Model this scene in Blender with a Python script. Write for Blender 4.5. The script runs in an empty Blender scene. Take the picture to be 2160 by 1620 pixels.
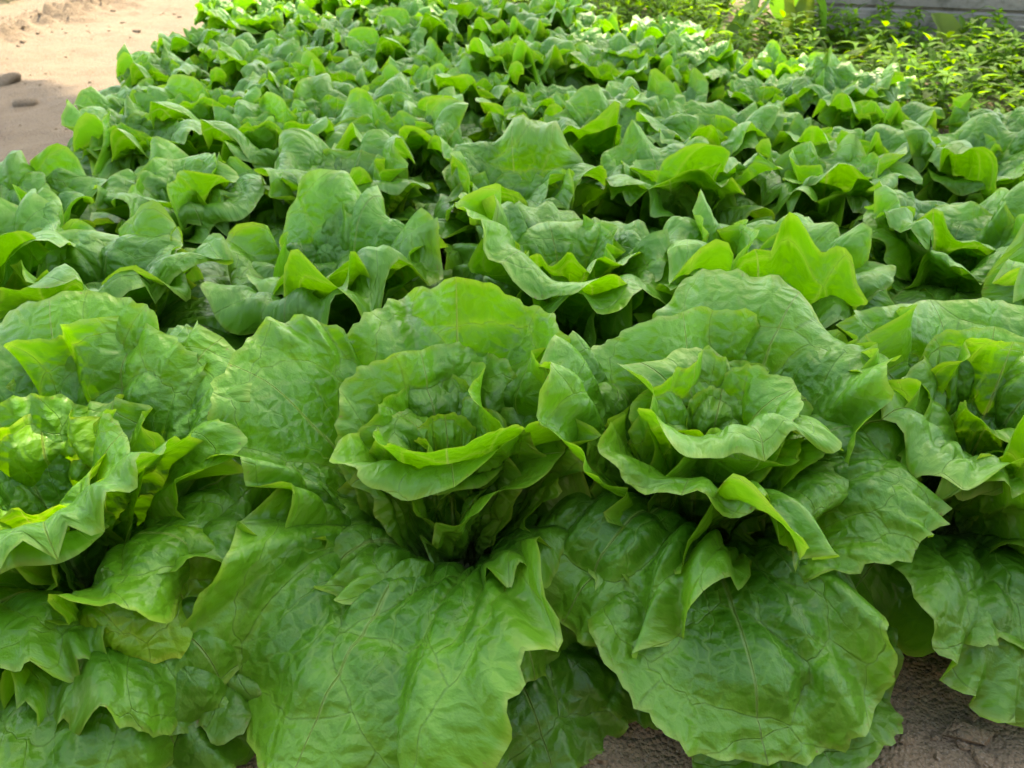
import bpy, math, random
import numpy as np
from mathutils import Vector

# ------------------------------------------------------------------ camera, sky, sun, exposure
scene = bpy.context.scene
col = scene.collection
R = math.radians
CAM_H, PITCH, FPX = 0.60, 35.0, 1623.0

cam_d = bpy.data.cameras.new("camera")
cam_d.sensor_width = 36.0
cam_d.lens = FPX / 2160.0 * 36.0
cam_d.clip_start, cam_d.clip_end = 0.02, 500.0
cam_d.dof.use_dof = True
cam_d.dof.focus_distance = 0.66
cam_d.dof.aperture_fstop = 12.0
cam = bpy.data.objects.new("camera", cam_d)
cam.location = (0, 0, CAM_H)
cam.rotation_euler = (R(90 - PITCH), 0, 0)
col.objects.link(cam)
scene.camera = cam

SUN_EL, SUN_AZ = 54.0, 72.0          # azimuth from +x towards +y: sun stands beyond the bed, to the right
sd = Vector((math.cos(R(SUN_EL)) * math.cos(R(SUN_AZ)), math.cos(R(SUN_EL)) * math.sin(R(SUN_AZ)), math.sin(R(SUN_EL))))
world = bpy.data.worlds.new("World")
scene.world = world
world.use_nodes = True
wn = world.node_tree
bg = wn.nodes["Background"]
sky = wn.nodes.new("ShaderNodeTexSky")
sky.sky_type = 'NISHITA'
sky.sun_disc = False
sky.sun_elevation = R(SUN_EL)
sky.sun_rotation = R(90 - SUN_AZ)
sky.air_density = 1.0
sky.dust_density = 1.5
sky.ozone_density = 1.0
wn.links.new(sky.outputs[0], bg.inputs[0])
bg.inputs[1].default_value = 0.15

sun_d = bpy.data.lights.new("sun", 'SUN')
sun_d.energy = 2.0
sun_d.angle = R(0.53)
sun_d.color = (1.0, 0.965, 0.93)
sun = bpy.data.objects.new("sun", sun_d)
sun.rotation_euler = sd.to_track_quat('Z', 'Y').to_euler()
sun.location = (2, 6, 9)
col.objects.link(sun)

vs = scene.view_settings
vs.view_transform = 'Standard'
vs.look = 'None'
vs.gamma = 1.0
vs.use_curve_mapping = False
vs.exposure = 2.8
vs.use_white_balance = True
vs.white_balance_temperature = 8900
vs.white_balance_tint = 10

scene.cycles.max_bounces = 6
scene.cycles.diffuse_bounces = 3
scene.cycles.adaptive_threshold = 0.02
scene.cycles.glossy_bounces = 2
scene.cycles.transmission_bounces = 4
scene.cycles.use_denoising = True

rng = np.random.default_rng(7)
random.seed(7)


def at(px, py, z):
    """photo pixel + height of the thing it shows -> world x, y on that level"""
    a = (px - 1080) / FPX
    b = (py - 810) / FPX
    c, s = math.cos(R(PITCH)), math.sin(R(PITCH))
    d = (CAM_H - z) / (s + b * c)
    return a * d, d * (c - b * s)


# ------------------------------------------------------------------ mesh and material helpers
def mesh_np(name, v, f, smooth=True, uvs=None, attrs=None):
    """v (n,3), f (m,k) with k 3 or 4"""
    me = bpy.data.meshes.new(name)
    v = np.asarray(v, np.float32)
    f = np.asarray(f, np.int32)
    k = f.shape[1]
    me.vertices.add(len(v))
    me.vertices.foreach_set("co", v.ravel())
    me.loops.add(f.size)
    me.loops.foreach_set("vertex_index", f.ravel())
    me.polygons.add(len(f))
    me.polygons.foreach_set("loop_start", np.arange(0, f.size, k, dtype=np.int32))
    me.polygons.foreach_set("loop_total", np.full(len(f), k, np.int32))
    me.polygons.foreach_set("use_smooth", np.full(len(f), smooth, bool))
    if uvs:
        for nm, uv in uvs.items():
            l = me.uv_layers.new(name=nm)
            l.data.foreach_set("uv", np.asarray(uv, np.float32)[f.ravel()].ravel())
    if attrs:
        for nm, a in attrs.items():
            at_ = me.attributes.new(nm, 'FLOAT', 'POINT')
            at_.data.foreach_set("value", np.asarray(a, np.float32))
    me.update()
    return me


def link(name, me, mat=None, parent=None, color=None):
    o = bpy.data.objects.new(name, me)
    col.objects.link(o)
    if mat and me is not None and not me.materials:
        me.materials.append(mat)
    if parent:
        o.parent = parent
    if color is not None:
        o.color = color
    return o


def tag(o, label=None, cat=None, group=None, kind=None):
    if label: o["label"] = label
    if cat: o["category"] = cat
    if group: o["group"] = group
    if kind: o["kind"] = kind
    return o


def empty(name, loc):
    o = bpy.data.objects.new(name, None)
    o.location = loc
    o.empty_display_size = 0.05
    col.objects.link(o)
    return o


class NT:
    """thin wrapper to write node trees shortly"""
    def __init__(self, name):
        self.m = bpy.data.materials.new(name)
        self.m.use_nodes = True
        self.t = self.m.node_tree
        self.t.nodes.clear()
        self.out = self.t.nodes.new("ShaderNodeOutputMaterial")

    def n(self, typ, **kw):
        nd = self.t.nodes.new(typ)
        for k, v in kw.items():
            setattr(nd, k, v)
        return nd

    def l(self, a, b):
        self.t.links.new(a, b)

    def val(self, sock, v):
        if hasattr(v, "is_linked") or hasattr(v, "links"):
            self.l(v, sock)
        else:
            sock.default_value = v

    def math(self, op, a, b=0.0, c=None, clamp=False):
        nd = self.n("ShaderNodeMath", operation=op, use_clamp=clamp)
        self.val(nd.inputs[0], a)
        self.val(nd.inputs[1], b)
        if c is not None: self.val(nd.inputs[2], c)
        return nd.outputs[0]

    def step(self, x, lo, hi, o0=0.0, o1=1.0):
        nd = self.n("ShaderNodeMapRange", interpolation_type='SMOOTHSTEP')
        self.val(nd.inputs[0], x)
        nd.inputs[1].default_value, nd.inputs[2].default_value = lo, hi
        nd.inputs[3].default_value, nd.inputs[4].default_value = o0, o1
        return nd.outputs[0]

    def mix(self, fac, a, b, blend='MIX'):
        nd = self.n("ShaderNodeMix", data_type='RGBA', blend_type=blend)
        self.val(nd.inputs[0], fac)
        self.val(nd.inputs[6], a if not isinstance(a, tuple) or len(a) == 4 else (*a, 1))
        self.val(nd.inputs[7], b if not isinstance(b, tuple) or len(b) == 4 else (*b, 1))
        return nd.outputs[2]

    def noise(self, scale, vec=None, detail=3.0, rough=0.5):
        nd = self.n("ShaderNodeTexNoise")
        nd.inputs["Scale"].default_value = scale
        nd.inputs["Detail"].default_value = detail
        nd.inputs["Roughness"].default_value = rough
        if vec is not None: self.l(vec, nd.inputs["Vector"])
        return nd.outputs[0]


VOR_RAND = 0.92


def leaf_material():
    T = NT("lettuce_leaf")
    uvA = T.n("ShaderNodeUVMap", uv_map="vein").outputs[0]
    uvB = T.n("ShaderNodeUVMap", uv_map="flat").outputs[0]
    oi = T.n("ShaderNodeObjectInfo")
    sA = T.n("ShaderNodeAttribute", attribute_name="s_out").outputs["Fac"]
    yA = T.n("ShaderNodeAttribute", attribute_name="y_len").outputs["Fac"]
    va = T.n("ShaderNodeTexVoronoi", voronoi_dimensions='2D', feature='DISTANCE_TO_EDGE')
    va.inputs["Scale"].default_value = 1.0
    va.inputs["Randomness"].default_value = VOR_RAND
    T.l(uvA, va.inputs["Vector"])
    # wobble the finer network a little
    nz = T.n("ShaderNodeTexNoise")
    nz.inputs["Scale"].default_value = 0.6
    T.l(uvB, nz.inputs["Vector"])
    wob = T.n("ShaderNodeVectorMath", operation='MULTIPLY_ADD')
    T.l(nz.outputs["Color"], wob.inputs[0])
    wob.inputs[1].default_value = (0.9, 0.9, 0)
    T.l(uvB, wob.inputs[2])
    vb = T.n("ShaderNodeTexVoronoi", voronoi_dimensions='2D', feature='DISTANCE_TO_EDGE')
    vb.inputs["Scale"].default_value = 0.62
    T.l(wob.outputs[0], vb.inputs["Vector"])
    tA = T.n("ShaderNodeAttribute", attribute_name="t_ang").outputs["Fac"]
    lineA = T.step(va.outputs["Distance"], 0.0, 0.015, 1.0, 0.0)
    haloA = T.step(va.outputs["Distance"], 0.0, 0.085, 1.0, 0.0)
    domeA = T.step(va.outputs["Distance"], 0.0, 0.30)
    lineB = T.step(vb.outputs["Distance"], 0.0, 0.10, 1.0, 0.0)
    domeB = T.step(vb.outputs["Distance"], 0.0, 0.36)
    sep = T.n("ShaderNodeSeparateXYZ")
    T.l(uvB, sep.inputs[0])
    n1 = T.noise(0.35, uvB, 2.0)
    n2 = T.noise(1.6, uvB, 2.0)
    ax = T.math('ABSOLUTE', sep.outputs[0])
    wmid = T.math('MULTIPLY_ADD', yA, -0.52, 0.60)
    rel = T.math('DIVIDE', ax, T.math('MAXIMUM', wmid, 0.06))
    mid = T.step(rel, 0.30, 1.0, 1.0, 0.0)
    midcore = T.step(rel, 0.0, 0.5, 1.0, 0.0)
    # side ribs leave the midrib one after another and run out towards the margin
    ray = T.math('PINGPONG', T.math('MULTIPLY_ADD', n1, 0.9, T.math('MULTIPLY', tA, 6.5)), 0.5)
    rw_ = T.math('MULTIPLY_ADD', sA, -0.055, 0.075)
    ribs = T.step(T.math('DIVIDE', ray, rw_), 0.35, 1.0, 1.0, 0.0)
    ribs = T.math('MULTIPLY', ribs, T.step(sA, 0.55, 0.92, 1.0, 0.0))
    pet = T.step(yA, 0.02, 0.36, 1.0, 0.0)
    edge = T.step(sA, 0.55, 1.0)
    rim = T.step(sA, 0.965, 0.995)
    # reflected colour
    c = T.mix(T.step(n1, 0.35, 0.68), (0.049, 0.228, 0.009), (0.080, 0.315, 0.014))
    c = T.mix(T.math('MULTIPLY', edge, 0.7), c, (0.135, 0.38, 0.026))
    c = T.mix(T.math('MULTIPLY', T.math('MULTIPLY', domeA, T.step(sA, 0.75, 0.98, 1.0, 0.0)), 0.45), c, (0.030, 0.150, 0.008))
    c = T.mix(T.math('MULTIPLY', haloA, 0.40), c, (0.17, 0.41, 0.05))
    c = T.mix(T.math('MULTIPLY', lineB, 0.26), c, (0.17, 0.41, 0.05))
    c = T.mix(T.math('MULTIPLY', lineA, 0.42), c, (0.03, 0.12, 0.010))
    c = T.mix(T.math('MULTIPLY', ribs, 0.28), c, (0.22, 0.45, 0.08))
    c = T.mix(T.math('MULTIPLY', mid, 0.55), c, (0.30, 0.49, 0.13))
    c = T.mix(T.math('MULTIPLY', pet, 0.65), c, (0.36, 0.50, 0.18))
    c = T.mix(T.math('MULTIPLY', rim, 0.55), c, (0.27, 0.44, 0.07))
    c = T.mix(1.0, c, (0.88, 0.88, 0.78), 'MULTIPLY')
    c = T.mix(1.0, c, oi.outputs["Color"], 'MULTIPLY')
    # dry brown nibbles on some margins, a few specks
    n4 = T.noise(2.6, uvB, 1.0)
    dry = T.math('MULTIPLY', T.step(sA, 0.955, 0.985), T.step(n4, 0.70, 0.74))
    c = T.mix(T.math('MULTIPLY', dry, 0.8), c, (0.22, 0.15, 0.05))
    # transmitted colour
    tc = T.mix(T.step(n1, 0.35, 0.68), (0.10, 0.385, 0.004), (0.14, 0.47, 0.006))
    tc = T.mix(T.math('MULTIPLY', edge, 0.5), tc, (0.19, 0.52, 0.02))
    tc = T.mix(T.math('MULTIPLY', haloA, 0.5), tc, (0.34, 0.60, 0.06))
    tc = T.mix(T.math('MULTIPLY', ribs, 0.5), tc, (0.36, 0.60, 0.08))
    tc = T.mix(T.math('MULTIPLY', mid, 0.6), tc, (0.40, 0.60, 0.12))
    tc = T.mix(T.math('MULTIPLY', rim, 0.4), tc, (0.42, 0.62, 0.06))
    tc = T.mix(1.0, tc, (0.84, 0.82, 0.7), 'MULTIPLY')
    tc = T.mix(1.0, tc, oi.outputs["Color"], 'MULTIPLY')
    # relief: puffed tissue between sunken veins
    h = T.math('MULTIPLY', domeA, 0.9)
    h = T.math('MULTIPLY_ADD', domeB, 0.48, h)
    h = T.math('MULTIPLY_ADD', ribs, -0.25, h)
    h = T.math('MULTIPLY_ADD', lineA, -0.15, h)
    h = T.math('MULTIPLY_ADD', midcore, -0.6, h)
    h = T.math('MULTIPLY_ADD', n2, 0.55, h)
    h = T.math('MULTIPLY_ADD', T.noise(7.0, uvB, 1.0), 0.10, h)
    bump = T.n("ShaderNodeBump")
    bump.inputs["Strength"].default_value = 0.8
    bump.inputs["Distance"].default_value = 0.0031
    T.l(h, bump.inputs["Height"])
    p = T.n("ShaderNodeBsdfPrincipled")
    T.l(c, p.inputs["Base Color"])
    rough = T.math('MULTIPLY_ADD', n2, 0.24, 0.31)
    T.l(rough, p.inputs["Roughness"])
    p.inputs["Specular IOR Level"].default_value = 0.58
    T.l(bump.outputs[0], p.inputs["Normal"])
    tr = T.n("ShaderNodeBsdfTranslucent")
    T.l(tc, tr.inputs["Color"])
    T.l(bump.outputs[0], tr.inputs["Normal"])
    ms = T.n("ShaderNodeMixShader")
    ms.inputs[0].default_value = 0.40
    T.l(p.outputs[0], ms.inputs[1])
    T.l(tr.outputs[0], ms.inputs[2])
    T.l(ms.outputs[0], T.out.inputs[0])
    return T.m


def foliage_material(name, refl, trans, fac=0.42, rough=0.45, var=0.5):
    T = NT(name)
    oi = T.n("ShaderNodeObjectInfo")
    g = T.n("ShaderNodeNewGeometry")
    tc_ = T.n("ShaderNodeTexCoord").outputs["Object"]
    rnd = g.outputs["Random Per Island"]
    c = T.mix(rnd, tuple(x * (1 - var) for x in refl), tuple(x * (1 + var * 0.7) for x in refl))
    t = T.mix(rnd, tuple(x * (1 - var) for x in trans), tuple(min(.85, x * (1 + var * 0.7)) for x in trans))
    n = T.noise(30.0, tc_)
    c = T.mix(T.math('MULTIPLY', T.step(n, 0.4, 0.75), 0.4), c, tuple(x * 0.6 for x in refl))
    c = T.mix(1.0, c, oi.outputs["Color"], 'MULTIPLY')
    t = T.mix(1.0, t, oi.outputs["Color"], 'MULTIPLY')
    p = T.n("ShaderNodeBsdfPrincipled")
    T.l(c, p.inputs["Base Color"])
    p.inputs["Roughness"].default_value = rough
    p.inputs["Specular IOR Level"].default_value = 0.3
    tr = T.n("ShaderNodeBsdfTranslucent")
    T.l(t, tr.inputs["Color"])
    ms = T.n("ShaderNodeMixShader")
    ms.inputs[0].default_value = fac
    T.l(p.outputs[0], ms.inputs[1])
    T.l(tr.outputs[0], ms.inputs[2])
    T.l(ms.outputs[0], T.out.inputs[0])
    return T.m


def sand_material():
    T = NT("sandy_soil")
    co = T.n("ShaderNodeTexCoord").outputs["Object"]
    n0 = T.noise(0.8, co, 5.0)
    n1 = T.noise(9.0, co, 6.0, 0.6)
    n2 = T.noise(120.0, co, 4.0, 0.65)
    n3 = T.noise(420.0, co, 2.0)
    c = T.mix(T.step(n0, 0.35, 0.65), (0.195, 0.143, 0.088), (0.238, 0.180, 0.116))
    c = T.mix(T.math('MULTIPLY', T.step(n1, 0.48, 0.72), 0.5), c, (0.165, 0.12, 0.078))
    c = T.mix(T.math('MULTIPLY', T.step(n2, 0.52, 0.70), 0.65), c, (0.135, 0.098, 0.062))
    c = T.mix(T.math('MULTIPLY', T.step(n3, 0.55, 0.72), 0.45), c, (0.31, 0.27, 0.215))
    vo = T.n("ShaderNodeTexVoronoi", feature='F1')
    vo.inputs["Scale"].default_value = 260.0
    T.l(co, vo.inputs["Vector"])
    grain = vo.outputs["Distance"]
    h = T.math('MULTIPLY_ADD', n2, 1.0, T.math('MULTIPLY', grain, -0.5))
    h = T.math('MULTIPLY_ADD', n1, 2.0, h)
    b = T.n("ShaderNodeBump")
    b.inputs["Strength"].default_value = 0.9
    b.inputs["Distance"].default_value = 0.009
    T.l(h, b.inputs["Height"])
    p = T.n("ShaderNodeBsdfPrincipled")
    T.l(c, p.inputs["Base Color"])
    p.inputs["Roughness"].default_value = 0.92
    p.inputs["Specular IOR Level"].default_value = 0.2
    T.l(b.outputs[0], p.inputs["Normal"])
    T.l(p.outputs[0], T.out.inputs[0])
    return T.m


def concrete_material():
    T = NT("weathered_concrete")
    co = T.n("ShaderNodeTexCoord").outputs["Object"]
    n0 = T.noise(3.0, co, 6.0, 0.6)
    n1 = T.noise(14.0, co, 5.0, 0.6)
    n2 = T.noise(90.0, co, 3.0)
    c = T.mix(T.step(n0, 0.35, 0.7), (0.19, 0.178, 0.14), (0.29, 0.272, 0.22))
    c = T.mix(T.math('MULTIPLY', T.step(n1, 0.45, 0.7), 0.7), c, (0.045, 0.05, 0.025))
    c = T.mix(T.math('MULTIPLY', T.step(n2, 0.5, 0.7), 0.3), c, (0.12, 0.11, 0.09))
    b = T.n("ShaderNodeBump")
    b.inputs["Strength"].default_value = 0.6
    b.inputs["Distance"].default_value = 0.004
    T.l(T.math('MULTIPLY_ADD', n1, 1.5, n2), b.inputs["Height"])
    p = T.n("ShaderNodeBsdfPrincipled")
    T.l(c, p.inputs["Base Color"])
    p.inputs["Roughness"].default_value = 0.9
    T.l(b.outputs[0], p.inputs["Normal"])
    T.l(p.outputs[0], T.out.inputs[0])
    return T.m


def plain_material(name, c0, c1, scale, rough=0.8):
    T = NT(name)
    co = T.n("ShaderNodeTexCoord").outputs["Object"]
    n = T.noise(scale, co, 5.0, 0.6)
    c = T.mix(T.step(n, 0.35, 0.68), c0, c1)
    b = T.n("ShaderNodeBump")
    b.inputs["Strength"].default_value = 0.6
    b.inputs["Distance"].default_value = 0.01
    T.l(n, b.inputs["Height"])
    p = T.n("ShaderNodeBsdfPrincipled")
    T.l(c, p.inputs["Base Color"])
    p.inputs["Roughness"].default_value = rough
    T.l(b.outputs[0], p.inputs["Normal"])
    T.l(p.outputs[0], T.out.inputs[0])
    return T.m


M_LEAF = leaf_material()
M_SAND = sand_material()
M_CONC = concrete_material()
M_WEED = foliage_material("weed_leaf", (0.072, 0.185, 0.008), (0.21, 0.42, 0.010), 0.48, 0.75, 0.7)
M_TARO = foliage_material("taro_leaf", (0.11, 0.20, 0.025), (0.25, 0.38, 0.035), 0.5, 0.5, 0.25)
M_TREE = foliage_material("tree_leaf", (0.045, 0.09, 0.015), (0.10, 0.18, 0.01), 0.3)
M_STEM = plain_material("weed_stem", (0.16, 0.12, 0.06), (0.26, 0.24, 0.09), 20)
M_TSTEM = plain_material("taro_stalk", (0.30, 0.17, 0.12), (0.30, 0.26, 0.12), 12, 0.5)
M_BARK = plain_material("bark", (0.10, 0.075, 0.05), (0.20, 0.16, 0.11), 9)
M_STUB = plain_material("lettuce_stub", (0.30, 0.38, 0.14), (0.42, 0.48, 0.22), 30, 0.5)


# ------------------------------------------------------------------ ground
def sines(x, y, n, fmin, fmax, seed):
    r = np.random.default_rng(seed)
    out = np.zeros_like(x)
    for _ in range(n):
        f = math.exp(r.uniform(math.log(fmin), math.log(fmax)))
        a = r.uniform(0, 2 * math.pi)
        out += np.sin(f * (x * math.cos(a) + y * math.sin(a)) + r.uniform(0, 6.28)) / f
    return out * fmin / math.sqrt(n)


def ground_height(x, y):
    h = sines(x, y, 12, 2.5, 9, 3) * 0.012 + sines(x, y, 30, 14, 60, 4) * 0.007 + sines(x, y, 40, 70, 260, 5) * 0.0035
    # trodden, crumbly ridge along the sand path
    ridge = np.exp(-((x + 2.05 - 0.06 * np.sin(y * 2.1) - 0.10 * (y - 3)) / 0.16) ** 2)
    h += ridge * np.maximum(0, sines(x, y, 34, 50, 170, 8)) * 0.050
    h -= 0.02 * np.exp(-((x + 1.45) / 0.25) ** 2)
    far = np.clip((np.hypot(x, y - 2) - 5) / 3, 0, 1)
    return h * (1 - far)


def axis(lo, hi, fine_lo, fine_hi, df, grow=1.22):
    a = list(np.arange(fine_lo, fine_hi + 1e-9, df))
    s = df
    while a[-1] < hi:
        s *= grow
        a.append(min(hi, a[-1] + s))
    s = df
    while a[0] > lo:
        s *= grow
        a.insert(0, max(lo, a[0] - s))
    return np.array(a)


def build_ground():
    xs = axis(-150, 150, -3.4, 2.4, 0.019)
    ys = axis(-150, 150, 0.15, 4.6, 0.019)
    X, Y = np.meshgrid(xs, ys)
    Z = ground_height(X, Y)
    v = np.stack([X, Y, Z], -1).reshape(-1, 3)
    nx, ny = len(xs), len(ys)
    i = np.arange(nx * ny).reshape(ny, nx)
    f = np.stack([i[:-1, :-1], i[:-1, 1:], i[1:, 1:], i[1:, :-1]], -1).reshape(-1, 4)
    o = link("ground", mesh_np("ground", v, f), M_SAND)
    tag(o, "pale sandy soil of the path and under the lettuce bed", "ground", kind="structure")


build_ground()


def gz(x, y):
    return float(ground_height(np.array([x], float), np.array([y], float))[0])


# ------------------------------------------------------------------ voronoi values for the leaf blisters,
# read from the same Voronoi node that draws the veins so that blisters sit between the veins
def voronoi_eval(P):
    me = bpy.data.meshes.new("probe")
    me.vertices.add(len(P))
    me.vertices.foreach_set("co", np.c_[P, np.zeros(len(P))].astype(np.float32).ravel())
    ob = bpy.data.objects.new("probe", me)
    col.objects.link(ob)
    ng = bpy.data.node_groups.new("probe", "GeometryNodeTree")
    ng.interface.new_socket("Geometry", in_out='INPUT', socket_type='NodeSocketGeometry')
    ng.interface.new_socket("Geometry", in_out='OUTPUT', socket_type='NodeSocketGeometry')
    gi, go = ng.nodes.new("NodeGroupInput"), ng.nodes.new("NodeGroupOutput")
    st = ng.nodes.new("GeometryNodeStoreNamedAttribute")
    st.data_type, st.domain = 'FLOAT', 'POINT'
    st.inputs["Name"].default_value = "ve"
    vo = ng.nodes.new("ShaderNodeTexVoronoi")
    vo.voronoi_dimensions, vo.feature = '2D', 'DISTANCE_TO_EDGE'
    vo.inputs["Scale"].default_value = 1.0
    vo.inputs["Randomness"].default_value = VOR_RAND
    po = ng.nodes.new("GeometryNodeInputPosition")
    ng.links.new(po.outputs[0], vo.inputs["Vector"])
    ng.links.new(vo.outputs["Distance"], st.inputs["Value"])
    ng.links.new(gi.outputs[0], st.inputs["Geometry"])
    ng.links.new(st.outputs[0], go.inputs[0])
    md = ob.modifiers.new("probe", 'NODES')
    md.node_group = ng
    dg = bpy.context.evaluated_depsgraph_get()
    ev = ob.evaluated_get(dg)
    out = np.zeros(len(P), np.float32)
    ev.data.attributes["ve"].data.foreach_get("value", out)
    bpy.data.objects.remove(ob)
    bpy.data.meshes.remove(me)
    bpy.data.node_groups.remove(ng)
    return out


NPAT = 48
_pool = {}


def pattern(nu, ns, idx):
    key = (nu, ns)
    if key not in _pool:
        t = np.linspace(-1, 1, nu)
        s = 1 - (1 - np.linspace(0, 1, ns)) ** 1.12
        Tt, S = np.meshgrid(t, s)
        uv = []
        for k in range(NPAT):
            r = np.random.default_rng(900 + k)
            wob = 0.25 * np.sin(3.1 * S * 3 + r.uniform(0, 6)) + 0.2 * np.sin(Tt * 9 + r.uniform(0, 6))
            U = Tt * r.uniform(3.6, 4.8) * (0.62 + 0.38 * S) + 40 * k + wob * 0.6
            V = S * r.uniform(3.0, 4.0) + 13.3 * k + 0.25 * np.sin(Tt * 7 + r.uniform(0, 6))
            uv.append(np.stack([U, V], -1).reshape(-1, 2))
        uv = np.array(uv)
        ve = voronoi_eval(uv.reshape(-1, 2)).reshape(NPAT, ns, nu)
        _pool[key] = (t, s, uv, ve)
    t, s, uv, ve = _pool[key]
    return t, s, uv[idx % NPAT], ve[idx % NPAT]


def spline(pts, n=60):
    """Catmull-Rom through (r, z) points, resampled by arc length"""
    p = np.array(pts, float)
    p = np.vstack([2 * p[0] - p[1], p, 2 * p[-1] - p[-2]])
    out = []
    for i in range(1, len(p) - 2):
        u = np.linspace(0, 1, 24, endpoint=False)[:, None]
        a, b, c, d = p[i - 1], p[i], p[i + 1], p[i + 2]
        out.append(0.5 * (2 * b + (c - a) * u + (2 * a - 5 * b + 4 * c - d) * u ** 2 + (3 * b - a - 3 * c + d) * u ** 3))
    out.append(p[-2][None])
    q = np.vstack(out)
    sl = np.r_[0, np.cumsum(np.linalg.norm(np.diff(q, axis=0), axis=1))]
    L = sl[-1]
    u = np.linspace(0, L, n)
    return np.c_[np.interp(u, sl, q[:, 0]), np.interp(u, sl, q[:, 1])], L


def leaf_mesh(seed, az, pts, W, cup=1.0, cup_tip=None, ruf=0.012, roll=0.0, bull=0.0035, side=0.0, twist=0.0,
              yc=0.60, nu=61, ns=36, waves=(3, 7), pw=0.014, floor=None, lobe=0.0):
    """one lettuce leaf in plant space. az: compass direction it leans to, pts: (radius, height) of its midrib,
    cup: how far it hollows towards the head (radians at half width), ruf: margin wave height,
    roll: how far the margin rolls back, bull: blister height"""
    r = np.random.default_rng(seed)
    if cup_tip is None: cup_tip = cup
    q, L = spline(pts)
    t, s, uvA, ve = pattern(nu, ns, int(r.integers(0, NPAT)))
    ang = t * math.pi * 0.985
    c, sn = np.cos(ang), np.sin(ang)
    yc += r.uniform(-0.04, 0.04)
    My = np.where(c > 0, yc + (1 - yc) * np.abs(c) ** 0.80 * np.sign(c), yc + yc * c)
    pwr = np.where(c > 0, 0.72, 0.72 + 0.95 * (-c))
    Mx = 0.5 * W * np.sign(sn) * np.abs(sn) ** pwr
    low = np.clip(-c, 0, 1)
    Mx = np.sign(t) * np.sqrt(Mx ** 2 + (pw * low) ** 2)
    # uneven outline: lobes and fine teeth
    fade = 1 - low ** 3
    lob = sum(r.uniform(0.3, 1) / k ** 0.8 * np.sin(k * math.pi * t * 1.0 + r.uniform(0, 6.28)) for k in range(2, 13))
    teeth = sum(r.uniform(0.3, 1) * np.sin(k * math.pi * t + r.uniform(0, 6.28)) for k in ((17, 23, 29, 37, 43) if nu > 100 else (13, 17, 21)))
    rad = 1 + fade * (0.032 * lob + 0.0105 * teeth)
    if lobe:      # irregular scallops
        rad = rad + lobe * fade * sum(r.uniform(0.4, 1) / k ** 0.4 * np.sin(k * math.pi * t + r.uniform(0, 6.28)) for k in (5, 7, 8, 10, 12, 15)) * np.clip(0.6 + 0.6 * np.sin(2.2 * math.pi * t + r.uniform(0, 6.28)), 0.1, 1.2)
    # now and then a notch
    for _ in range(int(r.integers(0, 3))):
        t0, dp, wd = r.uniform(-0.65, 0.65), r.uniform(0.04, 0.09), r.uniform(0.03, 0.06)
        rad -= dp * np.exp(-((t - t0) / wd) ** 2)
    Mx = Mx * rad
    My = yc + (My - yc) * rad
    S = s[:, None]
    Bx = pw * np.sin(t * math.pi / 2) * 1.0
    Qx, Qy = 0.30 * Mx + 0.4 * Bx, 0.58 * My
    X = (1 - S) ** 2 * Bx + 2 * S * (1 - S) * Qx + S ** 2 * Mx
    Y = 2 * S * (1 - S) * Qy + S ** 2 * My
    Y = Y * L
    # margin arc length
    arc = np.r_[0, np.cumsum(np.hypot(np.diff(Mx), np.diff(My * L)))]
    tau = arc / arc[-1]
    H = np.zeros_like(X)
    if roll:
        s0 = 0.70
        dX, dY = (Mx - Qx) * 2, (My - Qy) * 2 * L
        ll = np.hypot(dX, dY) + 1e-6
        amt = np.clip(1.7 * roll * (0.45 + 0.9 * sum(np.sin(k * 2 * math.pi * tau + r.uniform(0, 6.28)) for k in (1.1, 2.1, 3.3)) / 1.7), -0.9, 3.4) * fade * (0.30 + 0.80 * np.clip(np.cos(ang * 0.5), 0, 1))
        d = np.maximum(S - s0, 0) * ll
        kap = amt / ((1 - s0) * ll) + 1e-6
        dp = np.sin(kap * d) / kap
        on = S > s0
        i0 = int(np.searchsorted(s, s0))
        X = np.where(on, X - dX / ll * (d - dp), X)
        Y = np.where(on, Y - dY / ll * (d - dp), Y)
        H = H - np.where(on, (1 - np.cos(kap * d)) / kap, 0)
    # margin waves
    ks = float(np.clip(W / 0.2, 0.42, 1.15))
    ruf = ruf * min(1.1, ks ** 0.6)
    w = np.zeros_like(t)
    for _ in range(5):
        k = r.uniform(*waves) * (0.4 + 0.6 * ks)
        w += r.uniform(0.4, 1.0) * np.sin(2 * math.pi * (k * tau) + r.uniform(0, 6.28))
    w1 = np.zeros_like(t)
    k0 = r.uniform(8, 12) * ks
    ph = r.uniform(0, 6.28) + 0.9 * np.sin(2 * math.pi * 1.3 * tau + r.uniform(0, 6.28)) + 0.7 * np.sin(2 * math.pi * 2.7 * tau + r.uniform(0, 6.28))
    arg = 2 * math.pi * k0 * tau + 1.6 * ph
    w1 = np.sin(arg) + 0.14 * np.sin(2 * arg + 0.8)      # rounded crests, slightly tighter troughs
    w2 = sum(r.uniform(0.3, 1) * np.sin(2 * math.pi * k * ks * tau + r.uniform(0, 6.28)) for k in ((13.3, 17.1, 19.7) if nu > 80 else (11.3, 13.1, 15.2)))
    fr = r.uniform(20, 28, 3) if nu > 100 else r.uniform(13, 18, 3)
    w3 = sum(r.uniform(0.5, 1) * np.sin(2 * math.pi * k * ks * tau + 2.0 * ph + r.uniform(0, 6.28)) for k in fr)
    env3 = np.clip(0.6 + 0.7 * np.sin(2 * math.pi * 2.3 * tau + r.uniform(0, 6.28)), 0.1, 1.3)
    env = np.clip(0.75 + 0.6 * np.sin(2 * math.pi * 1.5 * tau + r.uniform(0, 6.28)), 0.15, 1.3)
    ruf = ruf * 1.3
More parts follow.
